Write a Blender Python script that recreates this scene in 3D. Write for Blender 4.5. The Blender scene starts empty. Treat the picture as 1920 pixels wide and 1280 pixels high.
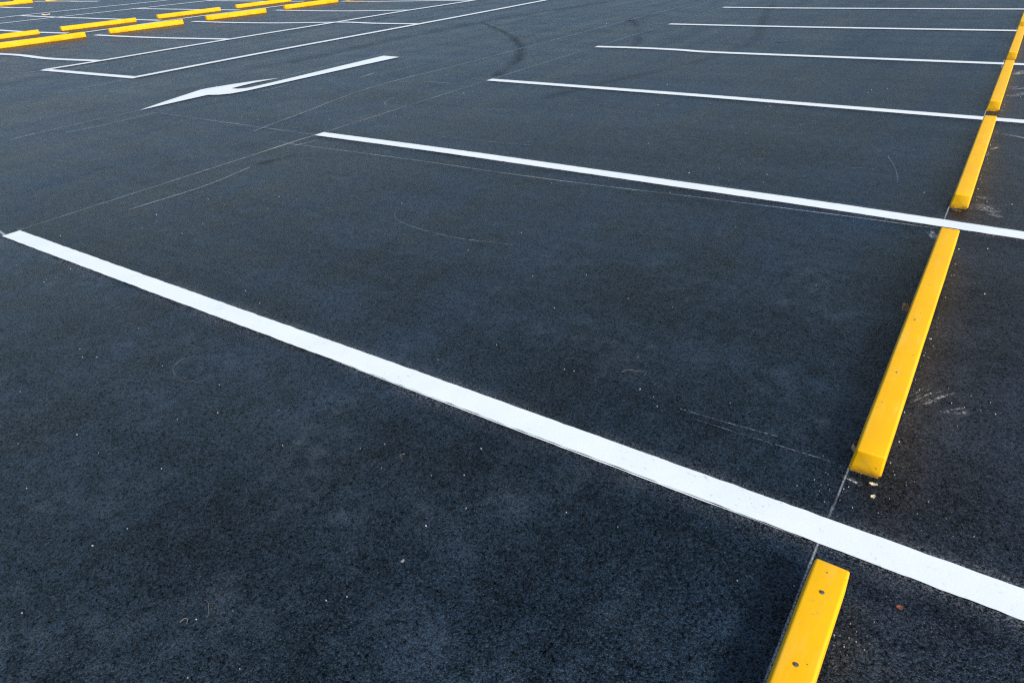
import bpy, bmesh, math, random
from mathutils import Vector, noise as mnoise
random.seed(7)
S = bpy.context.scene
S.render.engine = 'CYCLES'
COL = S.collection
R = math.radians

# ------------------------------------------------------------------ helpers
def link(name, bm, mat, parent=None, smooth=False):
    me = bpy.data.meshes.new(name)
    bm.normal_update(); bm.to_mesh(me); bm.free()
    if smooth:
        for p in me.polygons: p.use_smooth = True
    me.materials.append(mat)
    o = bpy.data.objects.new(name, me); COL.objects.link(o)
    if parent is not None: o.parent = parent
    return o

def tag(o, label=None, cat=None, group=None, kind=None):
    if label: o['label'] = label
    if cat: o['category'] = cat
    if group: o['group'] = group
    if kind: o['kind'] = kind
    return o

def empty(name, loc):
    o = bpy.data.objects.new(name, None); COL.objects.link(o); o.location = loc
    o.empty_display_size = .1
    return o

def catmull(pts, step):
    """smooth polyline resampled about every `step` metres"""
    P = [Vector(p) for p in pts]
    if len(P) == 2:
        n = max(1, int((P[1]-P[0]).length/step)); return [P[0].lerp(P[1], i/n) for i in range(n+1)]
    P = [2*P[0]-P[1]] + P + [2*P[-1]-P[-2]]
    out = []
    for i in range(1, len(P)-2):
        a, b, c, d = P[i-1:i+3]
        n = max(2, int((c-b).length/step))
        for k in range(n):
            t = k/n
            out.append(.5*((2*b)+(c-a)*t+(2*a-5*b+4*c-d)*t*t+(3*b-a-3*c+d)*t**3))
    out.append(P[-2]); return out

def ribbon(bm, pts, width, z, step=.05, jit=.0012, seed=0.0, taper=None, cut=None):
    """flat painted strip; UV: u along in metres, v across 0..1.  cut: direction the two ends are cut along"""
    uv = bm.loops.layers.uv.verify()
    C = catmull(pts, step); prev = None; d = 0.
    for i, p in enumerate(C):
        a = C[max(0, i-1)]; b = C[min(len(C)-1, i+1)]
        t = (b-a).normalized(); n = Vector((-t.y, t.x))
        w = width*.5
        if taper: w *= taper(i/(len(C)-1))
        j1 = jit*mnoise.noise((p.x*19+seed, p.y*19, 3.1)) + .6*jit*mnoise.noise((p.x*60+seed, p.y*60, 1.1))
        j2 = jit*mnoise.noise((p.x*19+seed, p.y*19, 9.7)) + .6*jit*mnoise.noise((p.x*60+seed, p.y*60, 7.1))
        l = bm.verts.new((p.x+n.x*(w+j1), p.y+n.y*(w+j1), z)); r = bm.verts.new((p.x-n.x*(w+j2), p.y-n.y*(w+j2), z))
        if prev:
            f = bm.faces.new((prev[1], r, l, prev[0]))
            L = (C[i]-C[i-1]).length
            for lp, q in zip(f.loops, ((d, 0), (d+L, 0), (d+L, 1), (d, 1))): lp[uv].uv = q
            d += L
        prev = (l, r)

class NT:
    def __init__(s, m): s.t = m.node_tree; s.n = s.t.nodes; s.n.clear()
    def add(s, t, **kw):
        n = s.n.new(t)
        for k, v in kw.items(): setattr(n, k, v)
        return n
    def lk(s, a, b): s.t.links.new(a, b)
    def val(s, sock, v):
        if hasattr(v, 'is_output'): s.lk(v, sock)
        else: sock.default_value = v
    def math(s, op, a, b=0., c=0., clamp=False):
        n = s.add('ShaderNodeMath', operation=op, use_clamp=clamp)
        s.val(n.inputs[0], a); s.val(n.inputs[1], b); s.val(n.inputs[2], c); return n.outputs[0]
    def noise(s, vec, scale, detail=3, rough=.55, dist=0.):
        n = s.add('ShaderNodeTexNoise'); s.lk(vec, n.inputs['Vector'])
        n.inputs['Scale'].default_value = scale; n.inputs['Detail'].default_value = detail
        n.inputs['Roughness'].default_value = rough; n.inputs['Distortion'].default_value = dist
        return n.outputs['Fac']
    def vor(s, vec, scale, feature='F1', rnd=1.):
        n = s.add('ShaderNodeTexVoronoi', feature=feature); s.lk(vec, n.inputs['Vector'])
        n.inputs['Scale'].default_value = scale; n.inputs['Randomness'].default_value = rnd
        return n
    def rng(s, v, a, b, c=0., d=1., smooth=False):
        n = s.add('ShaderNodeMapRange'); n.clamp = True
        if smooth: n.interpolation_type = 'SMOOTHSTEP'
        s.val(n.inputs['Value'], v)
        for k, q in zip(('From Min', 'From Max', 'To Min', 'To Max'), (a, b, c, d)): s.val(n.inputs[k], q)
        return n.outputs['Result']
    def mix(s, f, a, b, mode='MIX'):
        n = s.add('ShaderNodeMix', data_type='RGBA', blend_type=mode)
        s.val(n.inputs[0], f); s.val(n.inputs[6], a); s.val(n.inputs[7], b); return n.outputs[2]
    def map(s, vec, scale=(1, 1, 1), rot=(0, 0, 0), loc=(0, 0, 0)):
        n = s.add('ShaderNodeMapping'); s.lk(vec, n.inputs[0])
        n.inputs['Scale'].default_value = scale; n.inputs['Rotation'].default_value = rot; n.inputs['Location'].default_value = loc
        return n.outputs[0]

def newmat(name):
    m = bpy.data.materials.new(name); m.use_nodes = True
    t = NT(m); out = t.add('ShaderNodeOutputMaterial'); b = t.add('ShaderNodeBsdfPrincipled'); t.lk(b.outputs[0], out.inputs[0])
    tc = t.add('ShaderNodeTexCoord')
    return m, t, b, tc
def rgba(*c): return (*c, 1.)

# ------------------------------------------------------------------ materials
def asphalt_height(t, P):
    w = t.add('ShaderNodeTexNoise'); t.lk(P, w.inputs['Vector']); w.inputs['Scale'].default_value = 45; w.inputs['Detail'].default_value = 2
    vm = t.add('ShaderNodeVectorMath', operation='MULTIPLY_ADD'); t.lk(w.outputs['Color'], vm.inputs[0]); vm.inputs[1].default_value = (.012, .012, .012); t.lk(P, vm.inputs[2])
    Q = vm.outputs[0]
    v1 = t.vor(Q, 160); v2 = t.vor(Q, 330)
    pits = t.noise(P, 78, 5, .7)
    h = t.math('MULTIPLY', v1.outputs['Distance'], -.55)
    h = t.math('MULTIPLY_ADD', v2.outputs['Distance'], -.3, h)
    h = t.math('MULTIPLY_ADD', t.rng(pits, .34, .6), .9, h)
    return h, v1, v2, pits, Q

def mat_asphalt():
    m, t, b, tc = newmat('asphalt'); P = tc.outputs['Object']
    h, v1, v2, pits, Q = asphalt_height(t, P)
    big = t.noise(P, .55, 5, .6)
    hue = t.noise(t.map(P, loc=(31, 7, 0)), .42, 4, .6)
    mid = t.noise(P, 2.6, 7, .68)
    clump = t.noise(P, 13, 6, .7)
    fine = t.noise(P, 210, 3, .75)
    streak = t.noise(t.map(P, (1.7, .10, 1)), 1.6, 4, .6)        # roller passes along the aisle
    cross = t.noise(t.map(P, (.35, 1.6, 1)), 1.3, 5, .65)
    c = t.mix(t.rng(hue, .36, .66), rgba(.0015, .0070, .0175), rgba(.0048, .0084, .0134))   # bluish binder / neutral stone
    c = t.mix(1., c, t.mix(t.rng(big, .3, .7), rgba(.72, .72, .72), rgba(1.3, 1.3, 1.3)), 'MULTIPLY')
    sc = t.add('ShaderNodeSeparateColor'); t.lk(v2.outputs['Color'], sc.inputs[0])
    s1 = t.add('ShaderNodeSeparateColor'); t.lk(v1.outputs['Color'], s1.inputs[0])
    g = t.math('MULTIPLY', t.rng(sc.outputs[0], 0, 1, .35, 1.8), t.rng(s1.outputs[1], 0, 1, .5, 1.6))
    g = t.math('MULTIPLY', g, t.rng(fine, .3, .7, .5, 1.5))
    g = t.math('MULTIPLY', g, t.rng(clump, .32, .68, .68, 1.32))
    g = t.math('MULTIPLY', g, t.rng(pits, .37, .47, .18, 1.))     # open pores between the stones
    lo = t.math('MULTIPLY', t.rng(streak, .38, .62, .76, 1.24), t.math('MULTIPLY', t.rng(cross, .38, .62, .78, 1.22), t.rng(mid, .34, .66, .72, 1.28)))
    g = t.math('MULTIPLY', g, lo)
    cc = t.add('ShaderNodeCombineColor'); [t.lk(g, cc.inputs[i]) for i in range(3)]
    c = t.mix(1., c, cc.outputs[0], 'MULTIPLY')
    # pale dust caught on the high stones, in patches
    dm = t.math('MULTIPLY', t.rng(mid, .52, .70), t.rng(fine, .44, .60))
    dm = t.math('MULTIPLY', dm, t.math('MULTIPLY', t.rng(clump, .42, .60), t.rng(hue, .38, .60)))
    c = t.mix(t.math('MULTIPLY', dm, .8), c, rgba(.090, .100, .112))
    ls = t.math('MULTIPLY', t.math('GREATER_THAN', sc.outputs[1], .988), t.math('LESS_THAN', v2.outputs['Distance'], .40))   # odd pale stones, and surface glitter painted in as pale specks
    c = t.mix(t.math('MULTIPLY', ls, .55), c, rgba(.17, .175, .18))
    # warm brown on the wheel stops' kerb side: yellow bounce painted into the colour
    sx = t.add('ShaderNodeSeparateXYZ'); t.lk(P, sx.inputs[0])
    br = t.math('MULTIPLY', t.rng(sx.outputs[0], 4.93, 4.985), t.rng(sx.outputs[0], 5.0, 5.7, 1, 0))
    br = t.math('MULTIPLY', br, t.rng(clump, .30, .62, .3, 1.))
    c = t.mix(t.math('MULTIPLY', br, .65), c, t.mix(1., rgba(.0120, .0085, .0090), cc.outputs[0], 'MULTIPLY'))
    t.lk(c, b.inputs['Base Color'])
    rr = t.math('ADD', t.rng(mid, .3, .7, .30, .40), t.rng(streak, .3, .7, -.05, .05)); t.lk(rr, b.inputs['Roughness'])
    t.lk(t.math('MULTIPLY', t.rng(g, .10, 2.0, .02, .76), t.rng(big, .36, .64, .80, 1.)) , b.inputs['Specular IOR Level']); b.inputs['Specular Tint'].default_value = rgba(.50, .76, 1.)
    bp = t.add('ShaderNodeBump'); bp.inputs['Strength'].default_value = .75; bp.inputs['Distance'].default_value = .0035
    t.lk(h, bp.inputs['Height']); t.lk(bp.outputs[0], b.inputs['Normal'])
    return m

def mat_white():
    m, t, b, tc = newmat('white_road_paint'); P = tc.outputs['Object']
    h, v1, v2, pits, Q = asphalt_height(t, P)
    d = t.noise(P, 4, 5, .65); f = t.noise(P, 85, 3, .6)
    c = t.mix(t.rng(d, .4, .75), rgba(.77, .825, .835), rgba(.70, .765, .785))
    sp = t.math('MULTIPLY', t.rng(f, .64, .69), t.rng(d, .40, .58))
    c = t.mix(t.math('MULTIPLY', sp, .55), c, rgba(.30, .31, .33))
    t.lk(c, b.inputs['Base Color']); b.inputs['Roughness'].default_value = .6; b.inputs['Specular IOR Level'].default_value = .3
    bp = t.add('ShaderNodeBump'); bp.inputs['Strength'].default_value = .07; bp.inputs['Distance'].default_value = .003
    t.lk(h, bp.inputs['Height']); t.lk(bp.outputs[0], b.inputs['Normal'])
    return m

def mat_alpha(name, col, scale, lo, hi, amax, edge=.5, low=.6, rough=.85, warp=True, one_sided=False):
    """worn film of chalk / rubber / overspray: alpha broken up by noise and feathered across v"""
    m, t, b, tc = newmat(name); P = tc.outputs['Object']
    n = t.noise(P, scale, 4, .7); l = t.noise(P, low, 3, .6)
    su = t.add('ShaderNodeSeparateXYZ'); t.lk(tc.outputs['UV'], su.inputs[0]); v = su.outputs[1]
    if one_sided: e = t.math('POWER', t.rng(v, 0, 1), 1.6)
    else: e = t.rng(t.math('ABSOLUTE', t.math('SUBTRACT', v, .5)), .5, .5-edge*.5, 0, 1)
    a = t.math('MULTIPLY', t.rng(n, lo, hi), e)
    a = t.math('MULTIPLY', a, t.rng(l, .34, .62, .12, 1.))
    t.lk(t.math('MULTIPLY', a, amax), b.inputs['Alpha'])
    b.inputs['Base Color'].default_value = rgba(*col); b.inputs['Roughness'].default_value = rough
    b.inputs['Specular IOR Level'].default_value = .25
    return m

def mat_yellow():
    m, t, b, tc = newmat('yellow_paint')
    oi = t.add('ShaderNodeObjectInfo')
    va = t.add('ShaderNodeVectorMath', operation='MULTIPLY_ADD'); t.lk(oi.outputs['Location'], va.inputs[0]); va.inputs[1].default_value = (3.1, 1.7, 1); t.lk(tc.outputs['Object'], va.inputs[2])
    P = va.outputs[0]
    n = t.noise(P, 6, 4, .6); f = t.noise(P, 45, 4, .65); st = t.noise(t.map(P, (3, .5, 3)), 9, 3, .6)
    c = t.mix(t.rng(n, .35, .7), rgba(.90, .455, .001), rgba(.93, .500, .002))
    c = t.mix(t.math('MULTIPLY', t.rng(st, .50, .72), .22), c, rgba(.88, .62, .16))       # chalky scuffing
    c = t.mix(t.math('MULTIPLY', t.math('MULTIPLY', t.rng(f, .60, .70), t.rng(n, .42, .58)), .6), c, rgba(.40, .25, .10))   # grime
    ch = t.math('MULTIPLY', t.rng(t.noise(P, 26, 3, .6), .70, .72), .8)
    c = t.mix(ch, c, rgba(.50, .42, .36))                                                 # chips down to concrete
    pv = t.vor(P, 46); pc = t.add('ShaderNodeSeparateColor'); t.lk(pv.outputs['Color'], pc.inputs[0])
    pit = t.math('MULTIPLY', t.math('LESS_THAN', pv.outputs['Distance'], .13), t.math('GREATER_THAN', pc.outputs[0], .86))   # air holes in the concrete
    c = t.mix(t.math('MULTIPLY', pit, .75), c, rgba(.16, .10, .045))
    sz = t.add('ShaderNodeSeparateXYZ'); t.lk(tc.outputs['Object'], sz.inputs[0])
    low = t.math('MULTIPLY', t.rng(sz.outputs[2], .028, .004), t.rng(t.noise(P, 30, 4, .7), .34, .60))
    c = t.mix(t.math('MULTIPLY', low, .8), c, rgba(.10, .055, .030))                        # broken dark brown, stronger towards the foot
    rub = t.math('MULTIPLY', t.rng(t.noise(t.map(P, (14, 1.1, 9)), 4, 4, .7), .60, .70), t.rng(n, .46, .60))
    c = t.mix(t.math('MULTIPLY', rub, .35), c, rgba(.46, .27, .07))                         # scuffed streaks
    t.lk(c, b.inputs['Base Color']); t.lk(t.rng(n, .3, .7, .5, .68), b.inputs['Roughness'])
    b.inputs['Specular IOR Level'].default_value = .28
    bp = t.add('ShaderNodeBump'); bp.inputs['Strength'].default_value = .3; bp.inputs['Distance'].default_value = .002
    hh = t.math('MULTIPLY_ADD', t.noise(P, 120, 3, .6), .35, t.noise(P, 22, 3, .5)); t.lk(hh, bp.inputs['Height']); t.lk(bp.outputs[0], b.inputs['Normal'])
    return m

def mat_plain(name, a, bcol, scale, rough=.8):
    m, t, b, tc = newmat(name)
    c = t.mix(t.rng(t.noise(tc.outputs['Object'], scale, 4, .6), .35, .65), rgba(*a), rgba(*bcol))
    t.lk(c, b.inputs['Base Color']); b.inputs['Roughness'].default_value = rough; return m

ASPH = mat_asphalt(); WHITE = mat_white(); YEL = mat_yellow()
SCRATCH = mat_alpha('scratched_stone', (.38, .46, .55), 110, .42, .64, .85, 1., 3.2)
CHALK = mat_alpha('chalk', (.72, .76, .80), 170, .34, .62, .85, .7, 2.2)
CHALKF = mat_alpha('faint_chalk', (.50, .60, .72), 120, .38, .62, .95, .8, 1.1)
SCUFF = mat_alpha('chalk_dust', (.55, .55, .56), 110, .50, .66, .75, .9, 4.)
SPRAY = mat_alpha('paint_overspray', (.50, .54, .60), 190, .48, .72, .60, 1., 1.6, one_sided=True)
SKID = mat_alpha('fresh_tyre_rubber', (.004, .005, .007), 30, .28, .60, .52, .9, .7)
RUB = mat_alpha('tyre_rubber', (.006, .007, .009), 26, .30, .62, .36, 1., .9)
TAR = mat_alpha('tar', (.004, .005, .007), 30, .30, .5, .8, .6, 2.)
CAP = mat_plain('painted_over_bolt', (.40, .28, .12), (.62, .42, .12), 90, .6)
BOLT = mat_plain('dull_steel', (.05, .055, .06), (.15, .15, .15), 90, .5)
LEAF = mat_plain('dry_leaf', (.30, .18, .11), (.58, .43, .33), 45, .75)
LEAFP = mat_plain('pale_dry_leaf', (.50, .44, .24), (.66, .62, .48), 60, .75)
TWIG = mat_plain('dry_stem', (.17, .15, .12), (.32, .29, .25), 70, .8)
CHIP = mat_plain('paint_chip', (.14, .15, .16), (.64, .66, .67), 9, .7)

# ------------------------------------------------------------------ ground
bm = bmesh.new()
g = [(-700, -500), (700, -500), (700, 900), (-700, 900)]
bm.faces.new([bm.verts.new((x, y, 0)) for x, y in g])
tag(link('asphalt_ground', bm, ASPH), 'dark blue grey asphalt of the parking lot', 'asphalt', kind='structure')

# ------------------------------------------------------------------ white painted lines
Z1, Z2 = .006, .009
def line(name, pts, w, label, cat, group, z=Z1, step=.05, jit=.0022, seed=0., extra=None):
    bm = bmesh.new(); ribbon(bm, pts, w, z, step, jit, seed)
    if extra: extra(bm)
    return tag(link(name, bm, WHITE), label, cat, group)

# row of right-angled bays in front, joined to the wheel stops
G = 'white bay lines running to the right hand wheel stops'
def sliver(bm):
    ribbon(bm, [(3.0, -.0572), (3.4, -.0576), (3.9, -.0582), (4.5, -.0574), (4.84, -.0564)], .0045, Z1, .03, .0016, 4., taper=lambda u: min(1, 6*u, 6*(1-u)))
front = [
 ([(.05, -.0165), (1.679, -.011), (3.165, -.001), (3.93, .0), (4.961, .0), (5.9, .0)], .106, 'broad white bay line nearest the camera, crossing the whole foreground'),
 ([(-.012, 2.598), (1.554, 2.627), (3.478, 2.622), (4.321, 2.618), (5.254, 2.592), (5.9, 2.58)], .113, 'white bay line touching the far end of the long foreground wheel stop'),
 ([(-.035, 5.247), (2.451, 5.231), (3.47, 5.2), (5.161, 5.152), (5.9, 5.14)], .115, 'white bay line starting where the curved tyre skid ends'),
 ([(-.022, 7.84), (.6, 7.875), (1.2, 7.845), (1.674, 7.77), (2.802, 7.769), (5.066, 7.786), (5.9, 7.79)], .12, 'third white bay line from the top edge on the right, starting with a slight bend'),
 ([(-.002, 10.4), (2.132, 10.36), (4.852, 10.423), (5.9, 10.43)], .125, 'second white bay line from the top edge on the right'),
 ([(.013, 12.975), (1.465, 12.93), (4.877, 13.0), (5.9, 13.02)], .13, 'topmost white bay line on the right, next to the picture edge'),
]
bay = []
for i, (pts, w, lab) in enumerate(front):
    o = line('bay_line', pts, w, lab, 'bay line', G, seed=i*5., step=.02 if i < 2 else .05, jit=.0028 if i < 2 else .002, extra=sliver if i == 0 else None)
    bay.append(o)
    # dusting of overspray beside the paint
    if i < 4:
        bm = bmesh.new(); y0 = pts[0][1]
        edge = [(max(.12, p[0]), p[1]-w*.5-.045) for p in pts]
        ribbon(bm, edge, .09, .003, .08, 0)
        sp = link('overspray', bm, SPRAY, o)
        if i < 2:
            bm = bmesh.new()
            edge = [(p[0], p[1]+w*.5+.03) for p in reversed(pts) if p[0] > .1]
            ribbon(bm, edge, .06, .003, .08, 0)
            link('overspray', bm, SPRAY, o)

# island on the left: two kerbside lines with cross lines, then two facing rows of bays
GA = 'long white lines along the driving aisles'
line('aisle_line', [(-5.04, 3.80), (-5.05, 5.07), (-5.04, 6.3), (-4.99, 7.641), (-4.89, 10.683), (-4.84, 14.6), (-4.8, 19)], .13, 'long white line just beyond the arrow, running from a corner up to the top edge', 'aisle line', GA, Z2)
line('aisle_line', [(-7.39, 3.67), (-7.35, 4.6), (-7.36, 5.8), (-7.34, 7.08), (-7.225, 9.75), (-7.17, 11.816), (-6.95, 14.553), (-6.8, 19)], .13, 'long white line joining the near ends of the left hand bay lines', 'aisle line', GA, Z2)
line('aisle_line', [(-12.89, 5.1), (-12.72, 6.4), (-12.62, 7.1), (-12.72, 8.6), (-12.78, 10.1), (-12.6, 12.2), (-12.48, 14.4), (-12.4, 17)], .13, 'white line running between the two back to back rows of yellow wheel stops', 'aisle line', GA, Z2)
line('aisle_line', [(-18.6, 7.5), (-18.46, 9.255), (-18.28, 10.636), (-18.03, 12.623), (-17.92, 14.142), (-17.8, 17)], .15, 'white line nearer to the second yellow wheel stop row in the top left corner', 'aisle line', GA, Z2)
line('aisle_line', [(-21.0, 8.2), (-21.05, 9.444), (-20.95, 10.901), (-20.62, 12.85), (-20.5, 14.202), (-20.4, 17)], .16, 'thin white line farthest left beyond two wheel stop rows in the top left corner', 'aisle line', GA, Z2)
GC = 'white bay lines of the left hand rows'
left = [
 ([(-7.42, 3.69), (-6.875, 3.715), (-6.022, 3.745), (-4.99, 3.79)], 'short thick white line closing the corner between two long aisle lines'),
 ([(-11.2, 4.40), (-10.659, 4.419), (-9.95, 4.46), (-8.957, 4.40), (-8.313, 4.435), (-7.334, 4.56)], 'lowest white bay line at the left edge, bent, below the nearest left wheel stop'),
 ([(-11.70, 6.783), (-10.417, 6.787), (-9.161, 6.848), (-7.34, 7.05)], 'white bay line starting in the gap after the first front wheel stop'),
 ([(-11.70, 9.173), (-10.266, 9.167), (-8.726, 9.29), (-7.116, 9.65), (-6.6, 9.66), (-6.116, 9.62), (-4.969, 9.68)], 'long white bay line crossing one aisle line and ending at the next'),
 ([(-11.58, 11.59), (-10.255, 11.57), (-8.954, 11.617), (-7.89, 11.80), (-7.2, 11.95)], 'white bay line starting right of the third front wheel stop gap from the left'),
 ([(-11.48, 13.88), (-10.231, 13.875), (-9.151, 13.98), (-7.0, 14.2)], 'white bay line touching the top edge, right of the last front wheel stop'),
 ([(-20.9, 6.85), (-18.4, 6.85), (-16.244, 6.767), (-15.036, 6.737), (-14.055, 6.76), (-13.0, 6.82), (-12.98, 6.82)], 'white bay line at the left edge behind the leftmost rear wheel stop'),
 ([(-20.95, 9.36), (-19.791, 9.30), (-18.172, 9.225), (-16.701, 9.22), (-15.905, 9.19), (-13.1, 9.20)], 'white bay line with a scrap on it, passing behind the second rear wheel stop'),
 ([(-18.36, 11.53), (-16.281, 11.509), (-14.66, 11.49), (-13.05, 11.52)], 'white bay line passing behind the third rear wheel stop'),
 ([(-18.03, 13.9), (-16.744, 13.9), (-14.728, 13.83), (-13.05, 13.85)], 'white bay line passing behind the rear wheel stop cut by the top edge'),
 ([(-28.6, 11.42), (-27.375, 11.42), (-26.646, 11.37), (-26.161, 11.33), (-24.706, 11.40)], 'short white bay line in the top left corner just below the farthest yellow stops'),
 ([(-29.16, 13.5), (-27.532, 13.6), (-26.628, 13.66), (-25.838, 13.6), (-24.349, 13.64)], 'white bay line at the top edge right of the farthest yellow stops'),
]
for i, (pts, lab) in enumerate(left):
    w = .13 if i < 6 else (.14 if i < 10 else .19)
    line('bay_line', pts, w, lab, 'bay line', GC, Z1, .06, .003, 40+i*3.)

# ------------------------------------------------------------------ direction arrow
arrow = [(-2.785, 2.53), (-2.94, 2.90), (-3.085, 3.30), (-3.178, 3.560), (-3.165, 3.66), (-3.085, 3.93), (-2.973, 4.22), (-2.815, 4.45),
         (-2.868, 4.138), (-2.862, 3.934), (-2.84, 3.75), (-2.73, 3.765), (-2.655, 3.84), (-2.64, 4.0), (-2.655, 4.648), (-2.686, 5.432), (-2.713, 6.302),
         (-2.374, 6.276), (-2.418, 5.575), (-2.45, 4.838), (-2.475, 4.3), (-2.49, 3.95), (-2.502, 3.72), (-2.55, 3.53), (-2.64, 3.43), (-2.775, 3.375), (-2.782, 2.961)]
bm = bmesh.new()
from mathutils.geometry import tessellate_polygon
av = [bm.verts.new((x, y, Z1)) for x, y in arrow]
for tri in tessellate_polygon([[Vector((x, y, 0)) for x, y in arrow]]):
    f = bm.faces.new([av[i] for i in tri]); f.normal_update()
    if f.normal.z < 0: f.normal_flip()
tag(link('direction_arrow', bm, WHITE), 'white painted turning arrow lying alone on the driving aisle', 'road arrow')

# ------------------------------------------------------------------ snapped chalk layout lines
GK = 'thin chalk setting out lines on the asphalt'
def chalk(pts, w, label, mat=CHALK, z=.0045, name='chalk_line', cat='chalk line', group=GK, taper=None, more=()):
    bm = bmesh.new(); ribbon(bm, pts, w, z, .06, w*.15, pts[0][0], taper)
    for q in more: ribbon(bm, q, w, z, .06, w*.15, q[0][0], taper)
    return tag(link(name, bm, mat), label, cat, group)
chalk([(.03, .03), (-.01, 2.6), (-.03, 5.25), (-.02, 7.8), (-.005, 10.4), (.0, 12.97), (.0, 14.5)], .013, 'thin chalk line joining the left ends of the right hand bay lines', CHALKF)
chalk([(.0, 1.86), (-.01, 2.2), (-.012, 2.54)], .02, 'brighter chalk stretch at the left end of the second nearest bay line', CHALK, .0055)
chalk([(4.883, -2.2), (4.883, -.06), (4.887, .3), (4.888, 2.7), (4.889, 5.3), (4.878, 8.0), (4.88, 13)], .008, 'thin chalk line along the left foot of the right hand wheel stops')
chalk([(.013, 2.25), (.745, 2.293), (1.506, 2.326), (2.305, 2.345), (2.968, 2.385), (3.55, 2.437), (4.35, 2.49), (4.877, 2.512)], .008, 'thin chalk line running just below the second nearest bay line')
chalk([(-2.4, 2.535), (-1.708, 2.535), (-.718, 2.55), (-.085, 2.556), (.03, 2.56)], .012, 'thin chalk line from the arrow tip to the left end of a bay line', CHALKF)
chalk([(-.7, 2.42), (-.86, 3.135), (-1.13, 4.455), (-1.06, 6.0), (-1.04, 7.2), (-1.0, 9.0), (-.96, 10.868), (-.85, 14.47)], .022, 'thin chalk line along the aisle between the arrow and the right hand bays', CHALKF)
chalk([(-2.80, 1.2), (-2.82, 1.884), (-2.785, 2.52)], .016, 'faint chalk line leading down from the arrow tip', CHALKF)
chalk([(-2.54, 1.6), (-2.475, 1.981), (-2.483, 2.55)], .016, 'faint chalk line just right of the arrow tip', CHALKF)
chalk([(.335, .60), (.36, 1.16), (.30, 1.511), (.275, 1.63)], .018, 'smeared chalk streak inside the nearest bay near the left', CHALKF)
chalk([(-2.86, 4.6), (-2.90, 5.4), (-2.86, 6.2), (-2.83, 6.5)], .016, 'faint chalk line along the far side of the arrow shaft', CHALKF)
chalk([(-7.38, 3.62), (-7.40, 3.2), (-7.46, 2.75), (-7.5, 2.3)], .07, 'faint chalk smear below the corner of the long aisle lines', SCRATCH)
chalk([(-5.03, 3.72), (-5.0, 3.2), (-4.96, 2.5)], .06, 'faint chalk smear leading down from the near aisle line corner', SCRATCH)
chalk([(4.33, .335), (4.50, .34), (4.66, .35)], .006, 'upper of two faint scratches left of the long foreground wheel stop', SCRATCH, name='scratch', cat='scratch', group='scratches on the asphalt')
chalk([(4.40, .303), (4.612, .305), (4.83, .308)], .006, 'lower of two faint scratches left of the long foreground wheel stop', SCRATCH, name='scratch', cat='scratch', group='scratches on the asphalt')
chalk([(2.02, 1.38), (2.10, 1.30), (2.272, 1.243), (2.607, 1.222), (2.97, 1.285)], .010, 'long curved scratch in the middle of the nearest full bay', SCRATCH, name='scratch', cat='scratch', group='scratches on the asphalt')
chalk([(1.053, 2.964), (1.519, 2.994), (1.974, 3.04)], .010, 'straight scratch just above the second nearest bay line', SCRATCH, name='scratch', cat='scratch', group='scratches on the asphalt')
chalk([(4.42, 3.80), (4.508, 3.537), (4.573, 3.241)], .009, 'short curved scratch left of the third nearest wheel stop', SCRATCH, name='scratch', cat='scratch', group='scratches on the asphalt')
chalk([(4.26, 3.42), (4.349, 3.464), (4.40, 3.44)], .008, 'short flat scratch beside a curved one left of a wheel stop', SCRATCH, name='scratch', cat='scratch', group='scratches on the asphalt')
chalk([(4.62, 4.37), (4.65, 4.37), (4.70, 4.398)], .010, 'small bright hooked scratch between two bay lines by a wheel stop', SCRATCH, name='scratch', cat='scratch', group='scratches on the asphalt')
chalk([(-.70, 4.92), (-.28, 4.915)], .018, 'short chalk tick left of the third nearest bay line', CHALKF, name='scratch', cat='scratch', group='scratches on the asphalt')
chalk([(-.2, 3.68), (-.39, 3.86), (-.46, 4.085)], .018, 'small hooked chalk mark beside the long chalk line', SCRATCH, name='scratch', cat='scratch', group='scratches on the asphalt')
chalk([(-1.743, 4.85), (-1.80, 5.16)], .026, 'short chalk dash right of the arrow tail, the nearer of two', CHALK, name='scratch', cat='scratch', group='scratches on the asphalt')
chalk([(-1.65, 5.47), (-1.61, 5.66)], .03, 'short chalk dash right of the arrow tail, the farther of two', CHALK, name='scratch', cat='scratch', group='scratches on the asphalt')
chalk([(-2.297, 3.72), (-2.299, 4.171)], .018, 'short chalk dash right of the arrow head', CHALK, name='scratch', cat='scratch', group='scratches on the asphalt')
chalk([(.10, 2.22), (.14, 2.42)], .014, 'short chalk tick across the thin line below the second nearest bay line', CHALK, name='scratch', cat='scratch', group='scratches on the asphalt')
# white splashes of chalk where the strings were pulled past the line ends
for i, (p, q, w, lab) in enumerate([((-.10, -.03), (.06, -.052), .022, 'white paint splash at the left tip of the nearest bay line'), ((-.03, .055), (.07, .045), .03, 'white paint spatter just above the left tip of the nearest bay line'),
        ((-.22, 2.56), (-.02, 2.575), .03, 'white paint splash at the left tip of the second nearest bay line'), ((-.16, 2.26), (.06, 2.24), .03, 'white cross mark on the chalk line left of the second nearest bay line'),
        ((-.30, 5.24), (-.04, 5.245), .04, 'white paint splash at the left tip of the third nearest bay line'), ((-.55, 7.85), (-.05, 7.84), .05, 'white paint splash at the left tip of the bay line with a bend'),
        ((-.70, 10.4), (-.02, 10.4), .06, 'white paint splash left of the second bay line from the top')]):
    chalk([p, q], w, lab, SCUFF if i else CHALK, .0052, 'paint_splash', 'paint splash', 'paint splashes at the ends of bay lines')

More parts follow.
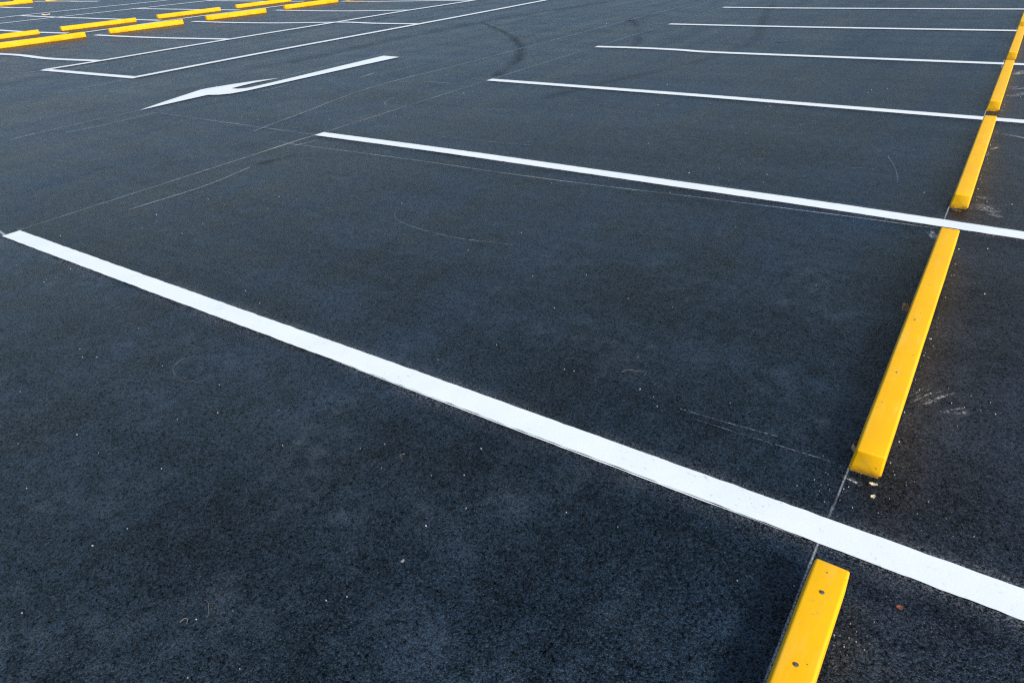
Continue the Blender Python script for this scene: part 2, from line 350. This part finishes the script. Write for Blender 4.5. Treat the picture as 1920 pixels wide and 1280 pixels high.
# ------------------------------------------------------------------ tyre marks and tar
GT = 'curved dark tyre marks on the asphalt'
wide = lambda u: .35+.65*min(1, 1.5*u)
chalk([(-3.8, 10.2), (-3.156, 9.623), (-2.158, 8.738), (-1.336, 7.826), (-.735, 6.948), (-.36, 6.178), (-.12, 5.5)], .24, 'bold curved black tyre skid ending at a bay line in the aisle', SKID, .002, 'tyre_mark', 'tyre mark', GT, wide)
chalk([(-1.1, 11.2), (-.666, 10.451), (-.115, 9.442), (.305, 8.521), (.48, 7.95)], .2, 'short faint curved tyre mark crossing the left end of a far bay line', RUB, .002, 'tyre_mark', 'tyre mark', GT)
chalk([(.7, 13.9), (1.117, 11.985), (1.50, 10.498), (1.797, 9.273), (1.874, 8.216), (1.80, 7.323), (1.62, 6.5), (1.3, 5.5), (1.1, 4.6)], .24, 'long dark curved tyre mark crossing three bay lines on the right', RUB, .002, 'tyre_mark', 'tyre mark', GT)
chalk([(-3.0, 14.0), (-3.6, 11.5), (-3.9, 9.0), (-3.85, 7.0), (-3.7, 5.4)], .5, 'broad faint dark wheel track along the aisle beyond the arrow', RUB, .002, 'tyre_mark', 'tyre mark', GT)
chalk([(-5.4, 14.4), (-6.2, 12.6), (-6.6, 10.8), (-6.5, 9.9)], .3, 'dark wheel track between the two long aisle lines near the top', RUB, .002, 'tyre_mark', 'tyre mark', GT)
GD = 'short black tar dashes on the asphalt'
tp = lambda u: min(1, 4*u+.2, 4*(1-u)+.2)
for a, b, w, lab in [((-2.47, 10.15), (-2.27, 10.259), .07, 'short black tar dash highest up in the driving aisle'), ((-1.03, 10.72), (-.83, 10.81), .07, 'short black tar dash just left of a far bay line'),
                     ((.63, 8.81), (.84, 8.823), .06, 'short black tar dash below the left part of a far bay line'), ((2.2, 8.77), (2.43, 8.84), .07, 'short smudged tar dash in the bay left of the fourth wheel stop'),
                     ((.25, 1.68), (.335, 2.05), .09, 'dark oval tar stain below the left end of the second nearest bay line')]:
    chalk([a, b], w, lab, TAR, .0035, 'tar_mark', 'tar mark', GD, tp)

# ------------------------------------------------------------------ chalky scuffs beside the wheel stops
def scuff(p, q, w, label, streaks=9., dense=.0):
    """one patch of scraped paint, its streaks running from p to q"""
    m, t, b, tc = newmat('scraped_paint')
    U = tc.outputs['UV']; L = (Vector(q)-Vector(p)).length
    su = t.add('ShaderNodeSeparateXYZ'); t.lk(U, su.inputs[0])
    off = (p[0]*31 % 7, p[1]*17 % 5, 0)
    st = t.noise(t.map(U, (1.2/L, streaks, 1), loc=off), 1., 4, .65); br = t.noise(t.map(U, (60, w*60, 1), loc=off), 1., 4, .7); fi = t.noise(tc.outputs['Object'], 150, 3, .6)
    e = t.math('MULTIPLY', t.rng(t.math('ADD', t.math('ABSOLUTE', t.math('SUBTRACT', su.outputs[1], .5)), t.math('MULTIPLY', t.math('SUBTRACT', br, .5), .7)), .5, .15, 0, 1, True),
               t.rng(t.math('ABSOLUTE', t.math('SUBTRACT', su.outputs[0], L*.5)), L*.5, L*.16, 0, 1, True))
    a = t.math('MULTIPLY', t.rng(st, .48-dense*.5, .62-dense*.5), t.math('MULTIPLY', t.rng(br, .42-dense*.5, .62-dense*.5), t.rng(fi, .40, .62)))
    t.lk(t.math('MULTIPLY', t.math('MULTIPLY', a, e), .85), b.inputs['Alpha'])
    b.inputs['Base Color'].default_value = rgba(.66, .68, .70); b.inputs['Roughness'].default_value = .85
    bm = bmesh.new(); ribbon(bm, [p, q], w, .004, .03, w*.08, p[0]*7)
    tag(link('scuff_mark', bm, m), label, 'scuff mark', 'pale scuffs beside the right hand wheel stops')
scuff((4.986, .76), (5.075, .945), .07, 'brownish white streaky scuff touching the right side of the long wheel stop', 7)
scuff((5.015, .755), (5.12, .905), .03, 'bright double scrape just right of the long foreground wheel stop', 3, .08)
scuff((5.095, .735), (5.165, .82), .06, 'small pale dust patch out to the right of the long wheel stop', 4, .04)
scuff((4.875, .262), (4.94, .246), .03, 'white spatter under the near end of the long wheel stop', 3, .1)
scuff((4.835, 2.49), (4.88, 2.33), .06, 'pale smudge left of the far tip of the long wheel stop', 3, .03)
scuff((4.985, 3.00), (5.15, 2.90), .15, 'row of pale scrapes right of the near end of the third nearest stop', 7, .06)
scuff((5.06, 2.875), (5.16, 2.83), .05, 'two short bright scrapes below right of the third nearest stop', 3, .1)
scuff((4.985, 3.14), (5.10, 3.13), .07, 'faint scrape halfway up the right side of the third nearest stop', 5, .04)
scuff((4.985, 4.74), (5.30, 4.56), .08, 'pale scrapes right of the far end of the third nearest stop', 4, .08)
scuff((4.985, 4.20), (5.05, 4.33), .04, 'short scrape beside the right edge of the third nearest stop', 3, .08)
scuff((5.0, 6.05), (5.16, 6.36), .12, 'curved pale scrape right of the near half of the fourth nearest stop', 4, .08)
scuff((4.99, 6.42), (5.22, 6.66), .22, 'cloudy pale patch right of the fourth nearest wheel stop', 4, .06)
scuff((5.0, 7.12), (5.13, 7.48), .14, 'pale hooked scuff right of the far end of the fourth nearest stop', 4, .1)
scuff((4.895, 2.865), (4.96, 2.835), .035, 'ochre flecks under the near end of the third nearest stop', 4, .06)

# ------------------------------------------------------------------ wheel stops
HT = .083
def stop_mesh(L, wb, wt, h, flare, seed=0.):
    """long bar along +Y from y=0; foot wider than the top on the -X side; eased edges, faintly bowed near end"""
    bm = bmesh.new()
    prof = [(0, 0), (wb, 0), (wb, .009), (wb-.0015, h), (flare, h), (0, .009)]
    n = 24; rings = []
    for k in range(n+1):
        y = L*k/n; rings.append([bm.verts.new((x, y, z)) for x, z in prof])
    for k in range(n):
        a, b = rings[k], rings[k+1]
        for i in range(6): bm.faces.new((a[i], a[(i+1) % 6], b[(i+1) % 6], b[i]))
    bm.faces.new(list(reversed(rings[0]))); bm.faces.new(rings[-1])
    bmesh.ops.recalc_face_normals(bm, faces=bm.faces[:])
    ee = []
    for e in bm.edges:
        va, vb = e.verts
        along = abs(va.co.y-vb.co.y) > 1e-4
        top = va.co.z > h*.9 and vb.co.z > h*.9
        vert = abs(va.co.z-vb.co.z) > h*.5 and (va.co.y < 1e-4 or va.co.y > L-1e-4)
        endtop = top and not along and (va.co.y < 1e-4 or va.co.y > L-1e-4)
        if (along and top) or vert or endtop: ee.append(e)
    bmesh.ops.bevel(bm, geom=ee, offset=.0075, segments=3, profile=.6, affect='EDGES')
    for v in bm.verts:                                   # undercut foot: shaped in to give a dark contact line at the ground
        if v.co.z < 1e-4:
            v.co.x += .007 if v.co.x < wb*.5 else -.007
    for v in bm.verts:
        x, y, z = v.co
        if y < .03: v.co.y -= .007*(1-((x-wb/2)/(wb/2))**2)
        if y > L-.03: v.co.y += .004*(1-((x-wb/2)/(wb/2))**2)
        k = mnoise.noise((x*9+seed, y*5, z*9)); k2 = mnoise.noise((x*40+seed, y*30, z*40+5))
        v.co.x += .0009*k+.0005*k2
        if z > h*.5: v.co.z += .0018*mnoise.noise((seed, y*4, 2.))+.0006*k2
    return bm


GR = 'yellow wheel stops in the row on the right'
GLA = 'yellow wheel stops in the front row of the left hand island'
GLB = 'yellow wheel stops in the rear row of the left hand island'
GLC = 'farthest yellow wheel stops in the top left corner'
def bolt_bm(r=.0062):
    bm = bmesh.new()
    bmesh.ops.create_cone(bm, cap_ends=True, segments=12, radius1=r*1.12, radius2=r, depth=.004)
    bmesh.ops.bevel(bm, geom=[e for e in bm.edges if e.verts[0].co.z > 0 and e.verts[1].co.z > 0], offset=.001, segments=2, affect='EDGES')
    return bm
def stop(loc, L, wb, h, label, group, flare=.009, rot=0., bolts=(), seed=0.):
    e = tag(empty('wheel_stop', loc), label, 'wheel stop', group); e.rotation_euler.z = rot
    b = link('concrete_bar', stop_mesh(L, wb, wb, h, flare, seed), YEL, e, smooth=False)
    for p in b.data.polygons: p.use_smooth = True
    b.data.set_sharp_from_angle(angle=R(38))
    for bx, by in bolts:
        o = link('anchor_bolt', bolt_bm(.0052 if seed == 0 else .0045), BOLT if seed == 0 else CAP, e); o.location = (bx, by, h+.001)
    return e
X0 = 4.887
right = [(-2.235, 2.05, 'nearest yellow wheel stop, cut by the bottom edge, with two bolt heads in its top', ((.047, 1.724), (.048, 1.947))),
         (.305, 2.015, 'long yellow wheel stop in the right foreground lying between the two nearest bay lines', ((.044, .498), (.042, .93))),
         (2.892, 2.02, 'yellow wheel stop between the second and third nearest bay lines', ()),
         (5.465, 2.055, 'yellow wheel stop whose far end lies just short of the bent bay line', ()),
         (8.06, 2.16, 'yellow wheel stop crossed by the picture edge, second from the top right corner', ()),
         (10.76, 2.1, 'yellow wheel stop barely showing in the top right corner', ())]
for i, (y, L, lab, bolts) in enumerate(right):
    stop((X0-.002*(i % 2), y, 0), L, .092, HT, lab, GR, bolts=bolts, seed=i*11.3)
# left island, front row (its long side faces the camera)
def left_stop(xf, y0, y1, h, w, lab, group, seed, dx=0.):
    L = y1-y0; rot = math.atan2(-dx, L)
    stop((xf-w, y0, 0), L, w, h, lab, group, flare=.004, rot=rot, seed=seed)
for i, (xf, y0, y1, dx, lab) in enumerate([(-11.62, 4.62, 6.50, .10, 'yellow wheel stop cut by the left edge, front one with a red scraped end'),
        (-11.50, 7.03, 8.72, .16, 'front yellow wheel stop with a pinkish chip low on its long side'),
        (-11.42, 9.41, 11.06, .15, 'third front yellow wheel stop from the left edge'),
        (-11.46, 11.83, 13.66, .08, 'fourth front yellow wheel stop from the left, almost touching the top edge'),
        (-11.36, 14.0, 15.8, .05, 'sliver of a front yellow wheel stop at the top edge, right of the fourth')]):
    left_stop(xf, y0, y1, .105, .10, lab, GLA, 70+i*7, dx)
for i, (xf, y0, y1, dx, lab) in enumerate([(-13.75, 4.75, 6.55, .06, 'rear yellow wheel stop cut by the left edge, rounded right end'),
        (-13.70, 7.07, 8.85, .14, 'second rear yellow wheel stop from the left edge, standing behind a gap'),
        (-13.60, 9.47, 11.28, .10, 'third rear yellow wheel stop from the left edge'),
        (-13.62, 11.9, 13.80, .06, 'fourth rear yellow wheel stop from the left, cut by the top edge'),
        (-13.52, 14.2, 16.0, .05, 'tiny corner of a rear yellow wheel stop at the top edge')]):
    left_stop(xf, y0, y1, .097, .10, lab, GLB, 120+i*7, dx)
for i, (xf, y0, y1, dx, lab) in enumerate([(-28.35, 11.0, 13.0, .3, 'yellow wheel stop in the extreme top left corner, the nearer one'),
        (-28.2, 13.56, 15.4, .2, 'pinkish yellow wheel stop at the top edge right of the corner pair'),
        (-30.4, 10.9, 12.55, .1, 'farther yellow wheel stop showing over the nearer one in the top left corner'),
        (-30.3, 13.25, 15.0, .1, 'farther yellow wheel stop showing above the right end of the corner stop')]):
    left_stop(xf, y0, y1, .12, .12, lab, GLC, 160+i*7, dx)

# ------------------------------------------------------------------ leaves, stems and paint chips
def leaf(loc, ln, wd, rot, tilt, mat, label, curl=.3, seed=0, name='fallen_leaf'):
    bm = bmesh.new(); n = 9; rows = []
    for i in range(n+1):
        u = i/n; w = wd*.5*math.sin(math.pi*min(.985, u*.93+.03))**.8*(1+.35*mnoise.noise((seed, u*5, 0)))
        row = []
        for v in (-1, -.5, 0, .5, 1):
            row.append(bm.verts.new((ln*(u-.5), v*w, curl*ln*(abs(v)**2*.30+(u-.5)**2*.9)+.003*mnoise.noise((u*6, v*3, seed)))))
        rows.append(row)
    for a, b in zip(rows, rows[1:]):
        for i in range(4): bm.faces.new((a[i], a[i+1], b[i+1], b[i]))
    lo = min(v.co.z for v in bm.verts)
    bmesh.ops.translate(bm, verts=bm.verts, vec=(0, 0, -lo))
    bmesh.ops.solidify(bm, geom=bm.faces[:], thickness=.0006)
    o = link(name, bm, mat, smooth=True); o.location = loc; o.rotation_euler = (tilt[0], tilt[1], rot)
    return tag(o, label, 'leaf', 'dry leaves around the long foreground wheel stop')
leaf((4.868, 1.44, .02), .062, .045, 1.25, (.8, 0, ), LEAF, 'brown dry leaf leaning on the left side of the long wheel stop', .5, 1)
leaf((4.876, .40, .004), .058, .034, 1.75, (.85, .1), LEAF, 'dark curled leaf under the left near corner of the long wheel stop', .9, 2)
leaf((4.953, 2.345, .004), .034, .024, .3, (.7, 0), LEAF, 'dark brown leaf poking up at the far end of the long wheel stop', .7, 3)
leaf((4.962, .262, .005), .024, .012, .3, (.1, .1), LEAFP, 'pale yellow leaf scrap below the near end of the long wheel stop', .4, 4)
leaf((4.970, .205, .005), .020, .011, 1.1, (.2, .2), LEAFP, 'whitish leaf scrap between the long wheel stop and the nearest bay line', .5, 5)
leaf((5.098, -.165, .005), .016, .012, .5, (.2, 0), mat_plain('red_leaf', (.16, .04, .02), (.24, .09, .03), 80), 'tiny rust red leaf scrap right of the nearest wheel stop', .5, 6)
o = leaf((-19.45, 9.41, .012), .30, .12, .4, (.1, 0), mat_plain('scrap_paper', (.45, .36, .30), (.6, .52, .46), 20), 'pale crumpled scrap lying on a white line in the top left corner', .4, 7, 'litter_scrap')
o['category'] = 'litter'; del o['group']

def stem(pts, r, label):
    bm = bmesh.new(); C = [Vector(p) for p in pts]
    CC = catmull([(p.x, p.y) for p in C], .006); prev = None
    for i, p in enumerate(CC):
        a = CC[max(0, i-1)]; b = CC[min(len(CC)-1, i+1)]; t = (b-a).normalized(); n = Vector((-t.y, t.x))
        rr = r*(1-.5*i/len(CC)); ring = []
        for k in range(5):
            q = 2*math.pi*k/5; ring.append(bm.verts.new((p.x+n.x*rr*math.cos(q), p.y+n.y*rr*math.cos(q), .006+r+rr*math.sin(q)+.004*math.sin(i*.5))))
        if prev:
            for k in range(5): bm.faces.new((prev[k], prev[(k+1) % 5], ring[(k+1) % 5], ring[k]))
        prev = ring
    bmesh.ops.recalc_face_normals(bm, faces=bm.faces[:])
    tag(link('dry_stem', bm, TWIG, smooth=True), label, 'dry stem', 'dry grass stems on the asphalt')
stem([(3.600, -1.149), (3.602, -1.137), (3.612, -1.133), (3.619, -1.143)], .0007, 'tiny hooked dry stem near the bottom edge')
stem([(3.592, -1.072), (3.612, -1.073), (3.632, -1.088), (3.645, -1.10)], .0005, 'thin curved dry stem just right of a hooked stem near the bottom')
stem([(3.652, -.352), (3.648, -.372), (3.664, -.378)], .0008, 'short bent dry stem below the middle of the nearest bay line')
stem([(4.05, .44), (4.08, .475), (4.13, .484), (4.135, .46)], .0006, 'thin bowed dry stem in the middle of the nearest full bay')
stem([(2.43, -.36), (2.45, -.43), (2.56, -.47), (2.66, -.44)],   .0004, 'long faint curled scratch left of centre below the nearest bay line')  # a scratch in the asphalt, drawn with a hair-thin stem mesh
stem([(4.872, 3.00), (4.876, 3.06), (4.888, 3.12)], .004, 'pale stick leaning at the left foot of the third nearest stop')

# paint chips and grit: loose, uncountable
bm = bmesh.new()
def chip(x, y, s, el=None, rot=None):
    el = el or random.uniform(1., 2.6)
    rot = random.uniform(0, 6.28) if rot is None else rot
    n = random.choice((4, 5, 6)); z = .003
    vs = []
    for k in range(n):
        q = 6.283*k/n+random.uniform(-.25, .25); rr = s*random.uniform(.7, 1.1)
        px, py = rr*el*math.cos(q), rr*math.sin(q)
        vs.append((x+px*math.cos(rot)-py*math.sin(rot), y+px*math.sin(rot)+py*math.cos(rot)))
    hh = s*random.uniform(.4, .9)
    top = [bm.verts.new((a, b, z+hh+random.uniform(-.2, .2)*s)) for a, b in vs]; bot = [bm.verts.new((a, b, z-.003)) for a, b in vs]
    bm.faces.new(top)
    for k in range(n): bm.faces.new((bot[k], bot[(k+1) % n], top[(k+1) % n], top[k]))
for y0, y1 in ((-.75, -.2), (.31, 2.3), (2.9, 4.9), (5.5, 7.5)):          # grit caught against the stops
    for _ in range(int(20*(y1-y0))):
        chip(random.choice((4.991, 4.992, 4.996, 5.004, 4.876))+random.gauss(0, .005), random.uniform(y0, y1), random.uniform(.0006, .0015))
for x, y in [(3.882, -.33), (3.977, -.443), (3.92, -.561), (3.847, .355), (3.885, .363), (4.156, .378), (4.219, .356), (4.253, .311), (1.932, -.55), (2.013, -.58), (2.07, -.548), (2.55, -.877), (2.725, -.892), (2.72, -.96)]:
    chip(x, y, random.uniform(.0010, .0016), 2.2)
chip(3.95, -.695, .0035, 1.8, 1.2)
for cx, cy, n, sp in [(4.85, .24, 26, .05), (5.03, .2, 26, .09), (5.0, -.33, 26, .035), (5.06, -.4, 22, .12), (5.1, .85, 24, .13), (5.08, 3.0, 22, .16), (5.1, 6.5, 14, .25),
                      (-.3, 5.1, 12, .35), (-.8, 7.7, 14, .4), (-1.9, 9.6, 10, .8), (-.7, 10.3, 14, .5), (3.4, 5.0, 16, .5), (3.95, 5.9, 8, .2), (2.1, 4.9, 12, .3), (3.9, 3.0, 10, .25),
                      (-6.3, 6.2, 30, 1.0), (-6, 4.6, 16, .8), (-2.2, 3.2, 16, .6), (-1, 3.5, 14, .5), (1.0, .4, 12, .5), (.2, -.35, 14, .35), (2.0, -.7, 16, .5), (-10, 5.2, 12, .9), (3, -1.0, 16, .7)]:
    for _ in range(int(n*.7)):
        x, y = random.gauss(cx, sp), random.gauss(cy, sp)
        d = math.hypot(x-5, y+1.58, 1.47)
        chip(x, y, random.choice((.4,.5,.6,.9))*random.uniform(.0007, .0012)*(1+d*.2))
for _ in range(220):
    d = 1.2+11*random.random()**1.6; a = R(random.uniform(45, 190)); x, y = 5+d*math.cos(a), -1.9+d*math.sin(a)
    if 4.87 < x < 4.99: continue
    chip(x, y, random.uniform(.0004, .0009)*(1+d*.2))
tag(link('paint_chips', bm, CHIP), 'tiny white paint chips and grit strewn over the asphalt', 'grit', kind='stuff')

# ------------------------------------------------------------------ camera (about 1.5 m up, standing over the right hand stops)
cam = bpy.data.cameras.new('camera'); co = bpy.data.objects.new('camera', cam); COL.objects.link(co)
cam.sensor_fit = 'HORIZONTAL'; cam.sensor_width = 36; cam.lens = 36*1295.4/1920
cam.clip_start = .05; cam.clip_end = 3000
from mathutils import Matrix
co.matrix_world = Matrix.Translation((5.0046, -1.5826, 1.4703)) @ Matrix.Rotation(.6257, 4, 'Z') @ Matrix.Rotation(1.0369, 4, 'X') @ Matrix.Rotation(-.0587, 4, 'Z')
S.camera = co

# ------------------------------------------------------------------ light: bright hazy day, soft sun from the right
EL, AZ = 33., -20.     # elevation; azimuth of the sun measured from +X towards +Y
w = bpy.data.worlds.new('World'); S.world = w; w.use_nodes = True
nt = w.node_tree; bg = nt.nodes['Background']
sky = nt.nodes.new('ShaderNodeTexSky'); sky.sky_type = 'NISHITA'; sky.sun_disc = False
sky.sun_elevation = R(EL); sky.sun_rotation = R(90-AZ); sky.altitude = 50; sky.air_density = 1.0; sky.dust_density = 1.2; sky.ozone_density = 1.5
nt.links.new(sky.outputs[0], bg.inputs[0]); bg.inputs[1].default_value = .11
sl = bpy.data.lights.new('sun', 'SUN'); sl.energy = 3.2; sl.angle = R(10); sl.color = (1., .93, .835)
so = bpy.data.objects.new('sun', sl); COL.objects.link(so)
d = Vector((math.cos(R(EL))*math.cos(R(AZ)), math.cos(R(EL))*math.sin(R(AZ)), math.sin(R(EL))))
so.rotation_euler = (-d).to_track_quat('-Z', 'Y').to_euler(); so.location = d*20
S.view_settings.view_transform = 'Standard'; S.view_settings.look = 'None'; S.view_settings.exposure = 0.56
S.cycles.use_denoising = False      # keep the grit of the asphalt
S.cycles.pixel_filter_type = 'BLACKMAN_HARRIS'; S.cycles.filter_width = 1.3; S.view_settings.gamma = 1
